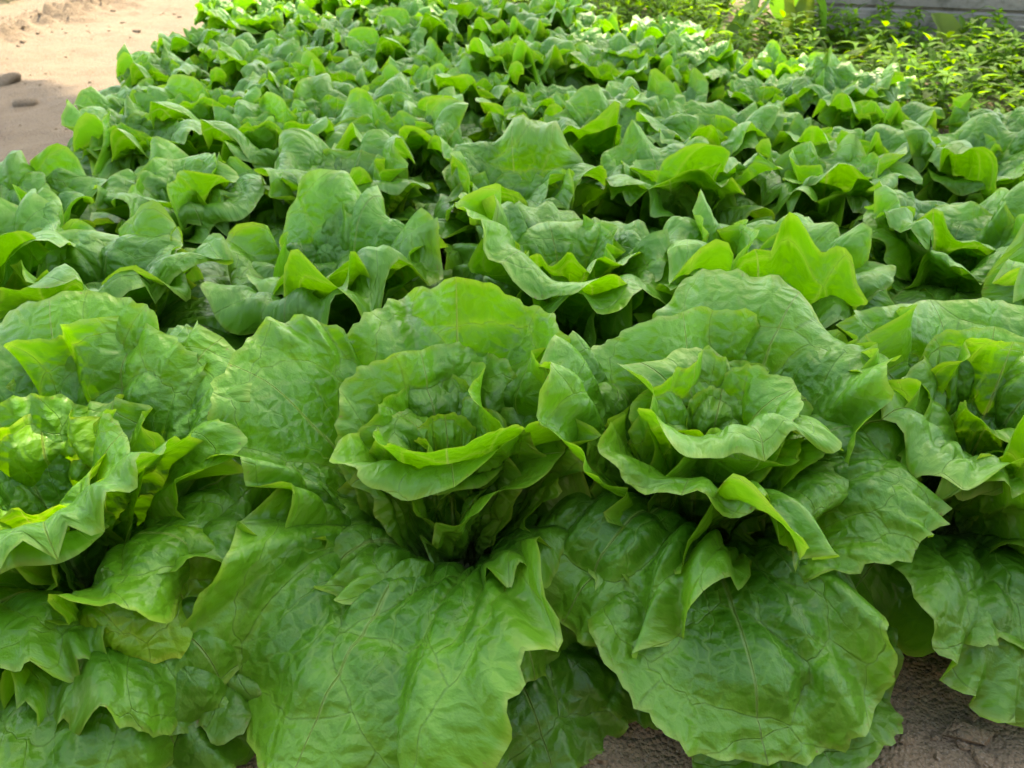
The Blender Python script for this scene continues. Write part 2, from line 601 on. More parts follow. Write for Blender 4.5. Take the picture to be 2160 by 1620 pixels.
    H += (ruf * 0.36 * w * S ** 2.0 + ruf * 0.70 * w1 * env * S ** 3.4 + 0.20 * ruf * w2 * env * S ** 6 + 0.26 * ruf * w3 * env3 * S ** 9) * fade
    # large soft buckling of the blade
    H += 0.006 * sines(X * 1.0, Y * 1.0, 8, 26, 60, seed + 5) * np.minimum(1, Y / (0.3 * L)) * (W / 0.2)
    # blisters between the veins
    if bull:
        dome = np.clip(ve / 0.30, 0, 1)
        dome = dome * (2 - dome)
        patch = np.clip(0.6 + 1.3 * sines(X, Y, 6, 28, 50, seed + 9), 0.1, 1.5)
        H += 1.7 * bull * dome * patch * np.clip((1.02 - S) / 0.25, 0.12, 1) * np.clip(Y / (0.25 * L), 0, 1)
    # midrib groove
    H -= 0.0018 * np.exp(-(X / 0.006) ** 2) * np.clip(1 - Y / L, 0, 1)
    # hollow across the midrib
    yn = np.clip(Y / L, 0, 1.3)
    kk = (cup + (cup_tip - cup) * yn) / (0.5 * W)
    kk = np.where(np.abs(kk) < 1e-3, 1e-3, kk)
    th = kk * X
    A = np.sin(th) / kk - np.sin(th) * H
    B = (1 - np.cos(th)) / kk + np.cos(th) * H
    # along the midrib
    u = np.linspace(0, 1, len(q))
    tang = np.gradient(q, axis=0)
    tang /= np.linalg.norm(tang, axis=1)[:, None]
    yq = np.clip(Y / L, 0, 1)
    qr, qz = np.interp(yq, u, q[:, 0]), np.interp(yq, u, q[:, 1])
    tr_, tz_ = np.interp(yq, u, tang[:, 0]), np.interp(yq, u, tang[:, 1])
    ov = np.maximum(Y / L - 1, 0) * L
    qr += tr_ * ov
    qz += tz_ * ov
    ro = twist * yn
    A2 = A * np.cos(ro) - B * np.sin(ro)
    B2 = A * np.sin(ro) + B * np.cos(ro)
    A2 = A2 + side * yn ** 2
    rr = qr - tz_ * B2
    zz = qz + tr_ * B2
    ca, sa = math.cos(az), math.sin(az)
    wx = ca * rr + sa * A2
    wy = sa * rr - ca * A2
    if floor is not None:      # leaves that touch the soil lie on it
        zz = np.where(zz < floor, floor + (zz - floor) * 0.08 + 0.0, zz)
    v = np.stack([wx, wy, zz], -1).reshape(-1, 3)
    i = np.arange(nu * ns).reshape(ns, nu)
    f = np.stack([i[:-1, :-1], i[:-1, 1:], i[1:, 1:], i[1:, :-1]], -1).reshape(-1, 4)
    return mesh_np("leaf", v, f, True,
                   {"vein": uvA, "flat": np.stack([X * 100, Y * 100 + 0.0], -1).reshape(-1, 2)},
                   {"t_ang": np.broadcast_to(t, X.shape).ravel(), "s_out": np.broadcast_to(S, X.shape).ravel(), "y_len": yn.ravel()})


def stub_mesh(seed):
    """the short thick stem that carries the leaves"""
    r = np.random.default_rng(seed)
    n = 10
    prof = [(0.017, -0.03), (0.019, 0.0), (0.016, 0.03), (0.011, 0.06), (0.004, 0.085)]
    v = []
    for (rad, z) in prof:
        for k in range(n):
            a = 2 * math.pi * k / n
            q_ = rad * (1 + 0.12 * math.sin(3 * a + seed))
            v.append((q_ * math.cos(a), q_ * math.sin(a), z))
    f = []
    for j in range(len(prof) - 1):
        for k in range(n):
            f.append((j * n + k, j * n + (k + 1) % n, (j + 1) * n + (k + 1) % n, (j + 1) * n + k))
    return mesh_np("stub", v, f)


STUB = stub_mesh(1)


def tintc(y=0.0, d=1.0):
    """leaf tint: y > 0 more yellow, d brightness"""
    return (d * (1 + 0.75 * y), d * (1 + 0.22 * y), d * (1 - 0.25 * y), 1)


def generic_specs(seed, size=1.0, n_out=5, n_mid=5, n_in=4, n_heart=4, frill=1.05):
    r = np.random.default_rng(seed)
    sp = []
    a0 = r.uniform(0, 2 * math.pi)
    U = r.uniform

    def sc(p):
        return [(a * size, b * size) for a, b in p]
    for k in range(n_out):
        a = a0 + 2 * math.pi * k / n_out + U(-0.25, 0.25)
        h = U(0.085, 0.135)
        e = U(0.17, 0.21)
        sp.append(dict(az=a, pts=sc([(0.008, 0.012), (0.05, h * 0.75), (0.105, h), (e * 0.85, h * U(0.75, 1.0)), (e, h * U(0.45, 0.85))]),
                       W=U(0.18, 0.23) * size, cup=U(0.35, 0.8), cup_tip=U(-0.2, 0.35), ruf=U(0.010, 0.017), roll=U(0.1, 0.7),
                       side=U(-0.02, 0.02), twist=U(-0.3, 0.3), floor=0.006, tint=tintc(U(-0.1, 0.25), U(0.72, 0.95))))
    for k in range(n_mid):
        a = a0 + 0.5 + 2 * math.pi * k / n_mid + U(-0.25, 0.25)
        h = U(0.175, 0.225)
        e = U(0.10, 0.15)
        sp.append(dict(az=a, pts=sc([(0.006, 0.02), (0.035, 0.09), (0.062, 0.15), (0.5 * (e + 0.065), h * 0.98), (e, h * U(0.93, 1.05))]),
                       W=U(0.185, 0.235) * size, cup=U(0.8, 1.25), cup_tip=U(0.1, 0.7), ruf=U(0.010, 0.016), roll=U(0.2, 1.2),
                       side=U(-0.02, 0.02), twist=U(-0.3, 0.3), tint=tintc(U(-0.1, 0.15), U(0.88, 1.08))))
    for k in range(n_in):
        a = a0 + 1.1 + 2 * math.pi * k / n_in + U(-0.3, 0.3)
        h = U(0.17, 0.215)
        e = U(0.055, 0.085)
        sp.append(dict(az=a, pts=sc([(0.004, 0.03), (0.018, 0.09), (0.034, 0.15), (e, h)]),
                       W=U(0.15, 0.20) * size, cup=U(1.0, 1.5), cup_tip=U(0.4, 1.0), ruf=U(0.009, 0.016), roll=U(0.2, 1.1), bull=0.004,
                       side=U(-0.015, 0.015), twist=U(-0.35, 0.35), tint=tintc(U(-0.05, 0.15), U(0.95, 1.08))))
    for k in range(n_heart):
        a = a0 + 2 * math.pi * k / n_heart + U(-0.4, 0.4)
        h = U(0.12, 0.165)
        sp.append(dict(az=a, pts=sc([(0.002, 0.05), (0.008, 0.09), (0.016, h * 0.9), (U(0.02, 0.035), h)]),
                       W=U(0.06, 0.095) * size, cup=U(0.9, 1.6), cup_tip=U(0.3, 1.2), ruf=U(0.008, 0.013), roll=U(0.0, 0.8), bull=0.004,
                       waves=(2, 5), twist=U(-0.5, 0.5), tint=tintc(U(0.0, 0.2), U(1.0, 1.12))))
    for d in sp:
        d['ruf'] *= frill
        d['lobe'] = 0.032
    return sp


def make_lettuce(specs, loc, seed, nu, ns, label, group, rot=0.0):
    root = empty("lettuce", loc)
    tag(root, label, "lettuce", group)
    root.rotation_euler.z = rot
    link("stem", STUB, M_STUB, root)
    for k, s in enumerate(specs):
        s = dict(s)
        tint = s.pop("tint", (1, 1, 1, 1))
        s.setdefault("nu", nu)
        s.setdefault("ns", ns)
        me = leaf_mesh(seed * 1000 + k * 17, **s)
        link("leaf", me, M_LEAF, root, tint)
    return root


def copy_lettuce(src, loc, rot, scale, label, group, rr):
    r = src.copy()
    col.objects.link(r)
    r.location = loc
    r.rotation_euler = (rr.uniform(-0.06, 0.06), rr.uniform(-0.06, 0.06), rot)
    r.scale = (scale, scale, scale * rr.uniform(0.94, 1.06))
    tag(r, label, "lettuce", group)
    for ch in src.children:
        c = ch.copy()
        col.objects.link(c)
        c.parent = r
        k = rr.uniform(0.9, 1.1)
        c.color = [min(1.6, x * k) for x in ch.color[:3]] + [1]
    return r


# ------------------------------------------------------------------ the four nearest heads, leaf by leaf
def D(a): return math.radians(a)


def hero(az, pts, W, cup=0.9, cup_tip=None, ruf=0.012, roll=0.4, y=0.0, d=1.0, **kw):
    if pts[-1][0] < 0.062:
        pts = [(a, b * (1 + 0.14 * b / pts[-1][1])) for a, b in pts]
    if pts[-1][1] > 0.235 and pts[-1][0] > 0.1:
        pts = [(a, b * 0.94) for a, b in pts]
    if 'floor' in kw:
        pts = [(a * 1.04, b) for a, b in pts]
    kw.setdefault('bull', 0.0045)
    if W > 0.15:
        kw.setdefault('lobe', 0.034)
    return dict(az=D(az), pts=pts, W=W, cup=cup, cup_tip=cup_tip, ruf=ruf, roll=roll, tint=tintc(y, d), **kw)


HB = [
    hero(-114, [(0.01, 0.015), (0.05, 0.085), (0.11, 0.110), (0.18, 0.092), (0.235, 0.045)], 0.275, 0.95, 0.75, 0.0145, 0.35, 0.06, 1.03, yc=0.55, bull=0.006),
    hero(166, [(0.01, 0.02), (0.06, 0.10), (0.115, 0.18), (0.16, 0.23), (0.20, 0.25)], 0.19, 0.6, 0.2, 0.014, 0.15, 0.0, 1.0, twist=0.3),
    hero(88, [(0.01, 0.02), (0.05, 0.11), (0.09, 0.19), (0.125, 0.245), (0.15, 0.275)], 0.24, 0.7, 0.35, 0.012, 0.4, 0.0, 1.0),
    hero(112, [(0.006, 0.03), (0.03, 0.11), (0.055, 0.18), (0.085, 0.235)], 0.175, 0.85, 0.5, 0.011, 0.35, 0.05, 1.0, bull=0.0055),
    hero(-82, [(0.006, 0.025), (0.018, 0.10), (0.030, 0.165), (0.046, 0.205), (0.068, 0.222)], 0.20, 1.2, 0.95, 0.008, 0.6, 0.1, 1.05),
    hero(38, [(0.008, 0.02), (0.05, 0.10), (0.085, 0.18), (0.115, 0.235)], 0.19, 1.0, 0.6, 0.014, 0.8, 0.05, 1.0),
    hero(-142, [(0.01, 0.02), (0.04, 0.07), (0.075, 0.115), (0.105, 0.12), (0.13, 0.10)], 0.13, 0.7, 0.2, 0.022, 0.7, 0.15, 1.0, waves=(4, 9)),
    hero(-22, [(0.01, 0.02), (0.05, 0.08), (0.09, 0.13), (0.125, 0.145)], 0.18, 0.9, 0.5, 0.016, 0.8, 0.05, 0.9),
    hero(-62, [(0.01, 0.012), (0.06, 0.06), (0.11, 0.08), (0.16, 0.06)], 0.2, 0.5, 0.2, 0.014, 0.3, 0.05, 0.9, floor=0.006),
    hero(-138, [(0.01, 0.012), (0.07, 0.05), (0.14, 0.05), (0.21, 0.02)], 0.24, 0.4, 0.0, 0.012, 0.3, 0.0, 0.75, floor=0.006),
    hero(140, [(0.01, 0.015), (0.07, 0.09), (0.13, 0.13), (0.18, 0.14)], 0.2, 0.6, 0.2, 0.013, 0.5, 0.0, 0.9),
    hero(20, [(0.01, 0.015), (0.06, 0.06), (0.11, 0.08), (0.15, 0.07)], 0.18, 0.5, 0.1, 0.013, 0.5, 0.0, 0.8),
    hero(150, [(0.003, 0.04), (0.015, 0.10), (0.03, 0.155), (0.045, 0.185)], 0.10, 1.1, 0.8, 0.010, 0.5, 0.15, 1.05, bull=0.005),
    hero(-95, [(0.003, 0.045), (0.012, 0.10), (0.022, 0.15), (0.034, 0.178)], 0.105, 1.3, 0.9, 0.010, 0.6, 0.15, 1.05),
    hero(40, [(0.003, 0.04), (0.012, 0.10), (0.028, 0.15), (0.042, 0.18)], 0.10, 1.2, 0.8, 0.012, 0.6, 0.1, 1.0, bull=0.005),
    hero(100, [(0.002, 0.05), (0.008, 0.10), (0.014, 0.15), (0.02, 0.178)], 0.06, 1.2, 0.8, 0.008, 0.4, 0.25, 1.1, waves=(2, 4)),
    hero(-30, [(0.002, 0.05), (0.01, 0.10), (0.018, 0.14), (0.026, 0.165)], 0.06, 1.0, 0.6, 0.009, 0.6, 0.25, 1.1, waves=(2, 5)),
    hero(200, [(0.002, 0.05), (0.008, 0.10), (0.014, 0.145), (0.02, 0.17)], 0.055, 1.0, 0.6, 0.009, 0.6, 0.3, 1.1, waves=(2, 5)),
]
HC = [
    hero(-138, [(0.01, 0.015), (0.045, 0.10), (0.09, 0.135), (0.135, 0.115), (0.175, 0.07)], 0.18, 0.4, 0.0, 0.014, 0.2, 0.0, 1.0, bull=0.005),
    hero(-92, [(0.01, 0.015), (0.05, 0.08), (0.11, 0.098), (0.165, 0.08), (0.215, 0.04)], 0.23, 0.45, 0.1, 0.011, 0.25, 0.0, 0.97, bull=0.006, side=-0.02),
    hero(-72, [(0.01, 0.01), (0.07, 0.035), (0.14, 0.035), (0.22, 0.018)], 0.21, 0.3, 0.0, 0.012, 0.1, -0.1, 0.78, floor=0.006),
    hero(-20, [(0.01, 0.012), (0.05, 0.06), (0.10, 0.07), (0.15, 0.05)], 0.18, 0.4, 0.1, 0.014, 0.3, 0.25, 0.95, floor=0.006),
    hero(2, [(0.01, 0.02), (0.05, 0.105), (0.10, 0.165), (0.15, 0.18), (0.195, 0.15)], 0.24, 0.3, -0.1, 0.011, 0.1, 0.0, 1.0, bull=0.005, twist=-0.32),
    hero(-58, [(0.01, 0.02), (0.035, 0.095), (0.07, 0.155), (0.105, 0.175), (0.135, 0.155)], 0.18, 0.8, 0.2, 0.017, 0.7, 0.05, 0.95, waves=(3, 6)),
    hero(-116, [(0.01, 0.02), (0.03, 0.10), (0.055, 0.16), (0.082, 0.192), (0.105, 0.195)], 0.20, 0.95, 0.6, 0.012, 0.8, 0.08, 1.0),
    hero(-74, [(0.006, 0.025), (0.016, 0.11), (0.028, 0.185), (0.048, 0.232), (0.07, 0.245)], 0.18, 1.2, 0.8, 0.012, 0.8, 0.1, 1.05),
    hero(52, [(0.008, 0.02), (0.05, 0.11), (0.095, 0.195), (0.135, 0.25), (0.165, 0.27)], 0.25, 0.8, 0.4, 0.011, 0.7, 0.05, 1.0),
    hero(98, [(0.008, 0.02), (0.04, 0.11), (0.075, 0.19), (0.11, 0.255)], 0.21, 0.8, 0.5, 0.011, 0.4, 0.0, 1.0, bull=0.0045),
    hero(168, [(0.008, 0.02), (0.05, 0.10), (0.09, 0.175), (0.125, 0.235), (0.15, 0.252)], 0.20, 0.6, -0.2, 0.012, 0.5, 0.0, 1.0, bull=0.005),
    hero(140, [(0.008, 0.02), (0.045, 0.10), (0.08, 0.18), (0.11, 0.24)], 0.19, 0.7, 0.2, 0.012, 0.7, 0.0, 1.0),
    hero(-150, [(0.01, 0.015), (0.05, 0.07), (0.10, 0.10), (0.14, 0.10)], 0.18, 0.6, 0.2, 0.013, 0.4, 0.0, 0.85),
    hero(25, [(0.005, 0.03), (0.03, 0.10), (0.055, 0.17), (0.08, 0.21)], 0.16, 1.0, 0.7, 0.012, 0.6, 0.05, 1.0, bull=0.005),
    hero(120, [(0.004, 0.03), (0.02, 0.10), (0.036, 0.16), (0.05, 0.20)], 0.13, 1.0, 0.7, 0.012, 0.5, 0.1, 1.0, bull=0.005),
    hero(-60, [(0.003, 0.04), (0.012, 0.10), (0.022, 0.15), (0.034, 0.175)], 0.09, 1.2, 0.8, 0.010, 0.6, 0.2, 1.05),
    hero(70, [(0.003, 0.04), (0.012, 0.10), (0.02, 0.15), (0.03, 0.18)], 0.08, 1.2, 0.8, 0.010, 0.5, 0.2, 1.05, bull=0.005),
    hero(190, [(0.003, 0.04), (0.012, 0.10), (0.02, 0.15), (0.032, 0.18)], 0.08, 1.2, 0.8, 0.010, 0.6, 0.2, 1.05),
]
HD = [
    hero(-80, [(0.01, 0.012), (0.06, 0.085), (0.12, 0.10), (0.17, 0.075), (0.215, 0.035)], 0.28, 0.35, 0.0, 0.012, 0.1, 0.0, 0.85, floor=0.006),
    hero(-140, [(0.01, 0.012), (0.06, 0.06), (0.12, 0.08), (0.185, 0.06)], 0.26, 0.4, 0.1, 0.013, 0.3, 0.0, 0.85),
    hero(-40, [(0.01, 0.02), (0.05, 0.09), (0.10, 0.13), (0.15, 0.135), (0.19, 0.11)], 0.23, 0.6, 0.1, 0.015, 0.5, 0.05, 0.95),
    hero(-95, [(0.008, 0.02), (0.03, 0.09), (0.06, 0.155), (0.09, 0.19), (0.12, 0.195)], 0.23, 1.0, 0.7, 0.011, 0.8, 0.05, 1.0),
    hero(-50, [(0.008, 0.02), (0.03, 0.10), (0.06, 0.17), (0.10, 0.20)], 0.20, 0.9, 0.5, 0.012, 0.8, 0.1, 1.05),
    hero(-160, [(0.008, 0.02), (0.04, 0.09), (0.075, 0.16), (0.11, 0.20), (0.13, 0.205)], 0.20, 0.9, 0.4, 0.015, 1.0, 0.05, 1.0),
    hero(150, [(0.008, 0.02), (0.04, 0.10), (0.08, 0.18), (0.12, 0.225)], 0.19, 0.8, 0.4, 0.014, 0.9, 0.0, 1.0, bull=0.005),
    hero(95, [(0.008, 0.02), (0.04, 0.11), (0.075, 0.19), (0.11, 0.255)], 0.25, 0.8, 0.5, 0.011, 0.35, 0.0, 1.0, bull=0.004),
    hero(40, [(0.008, 0.02), (0.05, 0.10), (0.09, 0.18), (0.13, 0.23)], 0.22, 0.8, 0.4, 0.012, 0.5, 0.0, 1.0),
    hero(-5, [(0.008, 0.02), (0.05, 0.09), (0.10, 0.16), (0.15, 0.18)], 0.22, 0.8, 0.3, 0.012, 0.5, 0.0, 1.0),
    hero(175, [(0.005, 0.03), (0.025, 0.10), (0.045, 0.16), (0.065, 0.19)], 0.13, 1.0, 0.7, 0.013, 0.6, 0.1, 1.0, bull=0.005),
    hero(70, [(0.005, 0.03), (0.025, 0.10), (0.045, 0.165), (0.06, 0.20)], 0.14, 1.0, 0.7, 0.013, 0.5, 0.1, 1.0, bull=0.005),
    hero(-30, [(0.004, 0.03), (0.02, 0.10), (0.036, 0.15), (0.055, 0.175)], 0.11, 1.1, 0.8, 0.012, 0.6, 0.15, 1.0, bull=0.005),
    hero(-110, [(0.004, 0.03), (0.015, 0.10), (0.026, 0.15), (0.04, 0.17)], 0.10, 1.1, 0.8, 0.012, 0.6, 0.15, 1.0),
]
HA = [
    hero(104, [(0.01, 0.02), (0.05, 0.11), (0.10, 0.19), (0.14, 0.25), (0.165, 0.28)], 0.22, 0.65, 0.35, 0.013, 0.4, 0.0, 1.0),
    hero(76, [(0.01, 0.02), (0.05, 0.10), (0.09, 0.18), (0.125, 0.235), (0.145, 0.265)], 0.20, 0.7, 0.4, 0.013, 0.6, 0.0, 1.0),
    hero(48, [(0.01, 0.02), (0.06, 0.10), (0.115, 0.18), (0.15, 0.245), (0.17, 0.265)], 0.21, 0.6, 0.1, 0.015, 0.4, 0.05, 1.0, twist=0.3),
    hero(15, [(0.01, 0.02), (0.06, 0.09), (0.115, 0.14), (0.16, 0.155), (0.195, 0.13)], 0.22, 0.5, 0.0, 0.013, 0.6, 0.05, 0.95),
    hero(-55, [(0.006, 0.025), (0.03, 0.10), (0.055, 0.17), (0.085, 0.215), (0.11, 0.225)], 0.25, 0.9, 0.6, 0.012, 0.6, 0.05, 1.0),
    hero(-18, [(0.01, 0.02), (0.05, 0.085), (0.09, 0.14), (0.135, 0.16), (0.175, 0.14)], 0.17, 0.4, -0.5, 0.012, 0.6, 0.15, 1.0, bull=0.0055),
    hero(-28, [(0.01, 0.015), (0.05, 0.09), (0.095, 0.135), (0.14, 0.135), (0.175, 0.095)], 0.15, 0.3, -0.6, 0.012, 0.5, 0.75, 1.1, bull=0.006),
    hero(-48, [(0.01, 0.015), (0.06, 0.06), (0.12, 0.08), (0.18, 0.075), (0.22, 0.05)], 0.25, 0.4, -0.1, 0.016, 0.5, 0.1, 0.9),
    hero(-12, [(0.01, 0.012), (0.07, 0.05), (0.14, 0.05), (0.21, 0.03)], 0.24, 0.4, 0.1, 0.012, 0.2, -0.05, 0.7, floor=0.006),
    hero(-75, [(0.01, 0.012), (0.05, 0.05), (0.10, 0.055), (0.16, 0.03)], 0.24, 0.4, 0.1, 0.016, 0.2, -0.05, 0.72, floor=0.006),
    hero(-100, [(0.01, 0.02), (0.05, 0.09), (0.09, 0.13), (0.14, 0.13)], 0.22, 0.5, 0.2, 0.012, 0.4, 0.0, 0.95),
    hero(140, [(0.008, 0.02), (0.05, 0.10), (0.09, 0.17), (0.13, 0.21)], 0.22, 0.8, 0.4, 0.012, 0.4, 0.0, 1.0),
    hero(60, [(0.006, 0.03), (0.03, 0.10), (0.06, 0.165), (0.09, 0.21)], 0.17, 0.9, 0.5, 0.013, 0.6, 0.1, 1.0),
    hero(110, [(0.005, 0.03), (0.02, 0.09), (0.04, 0.14), (0.06, 0.18)], 0.15, 1.0, 0.7, 0.013, 0.4, 0.5, 1.15, bull=0.006),  # heart leaves: yellower, brighter tint also stands in for the sun patch
    hero(10, [(0.004, 0.03), (0.015, 0.09), (0.03, 0.14), (0.05, 0.175)], 0.12, 1.0, 0.7, 0.013, 0.5, 0.4, 1.1, bull=0.006),
    hero(200, [(0.004, 0.03), (0.015, 0.09), (0.03, 0.14), (0.045, 0.165)], 0.12, 1.0, 0.7, 0.013, 0.5, 0.4, 1.1, bull=0.006),
    hero(-80, [(0.004, 0.03), (0.015, 0.09), (0.026, 0.13), (0.04, 0.16)], 0.11, 1.0, 0.7, 0.013, 0.5, 0.4, 1.1, bull=0.006),
]


def fill_in(seed, n):
    r = np.random.default_rng(seed)
    out = []
    for k in range(n):
        h, e = r.uniform(0.19, 0.225), r.uniform(0.05, 0.085)
        out.append(hero(math.degrees(2.4 * k + r.uniform(-0.3, 0.3)), [(0.005, 0.03), (0.3 * e, 0.10), (0.6 * e, 0.16), (e, h)],
                        r.uniform(0.11, 0.15), r.uniform(0.9, 1.3), r.uniform(0.4, 0.9), r.uniform(0.009, 0.012), r.uniform(0.2, 0.9), r.uniform(0, 0.12), r.uniform(0.95, 1.05), bull=0.005))
    return out


HB += fill_in(1, 4) + [hero(-66, [(0.01, 0.01), (0.08, 0.04), (0.15, 0.045), (0.215, 0.015)], 0.22, 0.4, 0.1, 0.013, 0.2, -0.05, 0.7, floor=0.006)]
HC += fill_in(2, 4) + [hero(-125, [(0.01, 0.01), (0.07, 0.03), (0.13, 0.03), (0.18, 0.012)], 0.2, 0.4, 0.1, 0.013, 0.2, -0.05, 0.65, floor=0.006)]
HD += fill_in(3, 4)
HA += fill_in(4, 3) + [
    hero(-58, [(0.01, 0.01), (0.07, 0.045), (0.14, 0.05), (0.22, 0.02)], 0.24, 0.4, 0.1, 0.016, 0.3, -0.05, 0.75, floor=0.006),
    hero(-34, [(0.01, 0.015), (0.06, 0.075), (0.12, 0.10), (0.17, 0.095), (0.205, 0.075)], 0.20, 0.6, 0.3, 0.018, 0.6, 0.05, 0.95)]
HERO_N = (129, 42)
FRONT = "lettuces in the front of the bed"
for specs, (x, y), sd_, lab in (
        (HA, (-0.385, 0.465), 11, "big lettuce at the left edge of the photo with a sunlit yellow heart"),
        (HB, (-0.055, 0.515), 12, "nearest central lettuce with an open heart and one broad leaf reaching to the bottom"),
        (HC, (0.175, 0.525), 13, "lettuce right of the nearest central one, its low leaves lying over bare soil"),
        (HD, (0.435, 0.56), 14, "front lettuce cut by the right edge of the photo, leaves over the sandy soil")):
    make_lettuce(specs, (x, y, gz(x, y)), sd_, *HERO_N, lab, FRONT)

# ------------------------------------------------------------------ second and third rows: heads of their own
BED = "lettuces planted in rows across the bed"
row2 = [(-15, 500), (235, 520), (690, 480), (1195, 470), (1600, 505), (1960, 430), (2300, 600)]
row3 = [(30, 395), (390, 345), (735, 325), (1080, 350), (1415, 330), (1735, 325), (2060, 290)]
ORD = ["first", "second", "third", "fourth", "fifth", "sixth", "seventh", "eighth", "ninth", "tenth", "eleventh", "twelfth", "thirteenth", "fourteenth", "fifteenth", "sixteenth", "seventeenth", "eighteenth"]
placed = []
protos = []
sd_ = 40
for ri, row in ((1, row2), (2, row3)):
    row = sorted(row)
    for k, (px, py) in enumerate(row):
        x, y = at(px, py, 0.19)
        y -= 0.08 if ri == 1 else 0.05
        sd_ += 1
        lab = "open green lettuce, %s from the left in the %s row from the front" % (ORD[k], ORD[ri])
        o = make_lettuce(generic_specs(sd_, 1.04 if ri == 1 else 0.96, 7 if ri == 1 else 5), (x, y, gz(x, y)), sd_, *((83, 26) if ri == 1 else (69, 23)), lab, BED)
        placed.append((x, y))
        protos.append(o)

# ------------------------------------------------------------------ the rows behind: copies, each turned and tinted its own way
FAR_PROTOS = []
for k in range(5):
    sd_ += 1
    FAR_PROTOS.append(sd_)
rr = random.Random(5)


def far_limit(x):
    """far rim of the bed: runs from the weeds at the right back to the left end"""
    return np.interp(x, [-1.2, -0.3, 0.26, 0.68, 1.07, 1.6], [3.75, 3.3, 2.85, 2.18, 1.80, 1.3])


rows_y = []
y = 1.38
while y < 3.5:
    rows_y.append(y)
    y += 0.205
proto_obj = {}
for ri, y0 in enumerate(rows_y):
    xs_ = []
    left = -0.80 - 0.09 * (y0 - 1.5)
    x = left + (-0.02 if ri % 2 else 0.09)
    k = 0
    while x < 1.6:
        yy = y0 + rr.uniform(-0.06, 0.06)
        xx = x + rr.uniform(-0.05, 0.05)
        if yy < far_limit(xx) - 0.05 and abs(xx) < 0.72 * (yy * 0.82 + 0.3) + 0.2:
            xs_.append((xx, yy))
        x += 0.22
    for k, (xx, yy) in enumerate(xs_):
        lab = "green lettuce in the %s row from the front, %s in from the sandy path" % (ORD[ri + 3], ORD[k])
        pk = rr.randrange(len(FAR_PROTOS))
        loc = (xx, yy, gz(xx, yy))
        if pk not in proto_obj:
            s_ = FAR_PROTOS[pk]
            proto_obj[pk] = make_lettuce(generic_specs(s_, 0.93, 5, 6, 5, 4, 1.2), loc, s_, 69, 24, lab, BED, rr.uniform(0, 6.28))
        else:
            copy_lettuce(proto_obj[pk], loc, rr.uniform(0, 6.28), rr.uniform(0.80, 0.98), lab, BED, rr)


# ------------------------------------------------------------------ weeds beyond the bed
def leaflet(L, W, bend, fold):
    """a small pointed leaf, 8 quads: along +x, up +z"""
    n = 3
    v, f = [], []
    for i in range(n + 1):
        u = i / n
        w = W * 0.5 * math.sin(math.pi * min(0.97, u ** 0.8 * 0.97 + 0.02))
        z = -bend * u * u * L
        v += [(u * L, w, z + fold * w), (u * L, 0, z), (u * L, -w, z + fold * w)]
    for i in range(n):
        a = 3 * i
        f += [(a, a + 3, a + 4, a + 1), (a + 1, a + 4, a + 5, a + 2)]
    return np.array(v), np.array(f)


def rot_z(v, a):
    c, s = math.cos(a), math.sin(a)
    return np.c_[c * v[:, 0] - s * v[:, 1], s * v[:, 0] + c * v[:, 1], v[:, 2]]


def rot_y(v, a):
    c, s = math.cos(a), math.sin(a)
    return np.c_[c * v[:, 0] + s * v[:, 2], v[:, 1], -s * v[:, 0] + c * v[:, 2]]


def weed_patch(name, spots, rnd, hmin, hmax, lmin, lmax, per, mat, label):
    V, F, n = [], [], 0
    for (x, y) in spots:
        h = rnd.uniform(hmin, hmax)
        lean = (rnd.uniform(-0.5, 0.5) * h, rnd.uniform(-0.5, 0.5) * h)
        z0 = gz(x, y)
        tiers = max(2, int(h / 0.02))
        # stem: thin three-sided
        sv = []
        for u in (0, 1):
            for k in range(3):
                a = 2.094 * k
                sv.append((x + lean[0] * u + 0.0012 * math.cos(a), y + lean[1] * u + 0.0012 * math.sin(a), z0 - 0.01 + (h + 0.01) * u))
        V.append(np.array(sv))
        F.append(np.array([(0, 1, 4, 3), (1, 2, 5, 4), (2, 0, 3, 5)]) + n)
        n += 6
        for tI in range(tiers):
            u = (tI + 1) / tiers
            px_, py_, pz_ = x + lean[0] * u, y + lean[1] * u, z0 + h * u
            a0 = rnd.uniform(0, 6.28)
            for k in range(per):
                L = rnd.uniform(lmin, lmax) * (1.1 - 0.35 * u)
                v, f = leaflet(L, L * rnd.uniform(0.32, 0.5), rnd.uniform(0.1, 0.6), rnd.uniform(0.1, 0.5))
                v = rot_y(v, -rnd.uniform(0.0, 0.9))
                v = rot_z(v, a0 + 6.283 * k / per + rnd.uniform(-0.3, 0.3))
                V.append(v + (px_, py_, pz_))
                F.append(f + n)
                n += len(v)
    me = mesh_np(name, np.vstack(V), np.vstack(F), False)
    o = link(name, me, mat)
    tag(o, label, "weeds", kind="stuff")
    return o


rw = random.Random(21)
spots = []
while len(spots) < 1500:
    x, y = rw.uniform(-0.9, 2.6), rw.uniform(1.3, 4.7)
    lim = float(far_limit(x))
    if y < lim + 0.08 or y > 4.6: continue
    if x > 0.95 and y > 3.28 - 0.22 * x: continue
    if rw.random() > 0.8: continue
    spots.append((x, y))
weed_patch("weeds", spots, rw, 0.03, 0.16, 0.025, 0.07, 4, M_WEED, "low yellow green weeds covering the ground between lettuce bed and wall")
spots = [(rw.uniform(-2.95, -2.35), rw.uniform(3.85, 4.5)) for _ in range(90)]
weed_patch("weeds", spots, rw, 0.03, 0.10, 0.03, 0.06, 4, M_WEED, "small clump of weeds on the far left edge of the sand path")


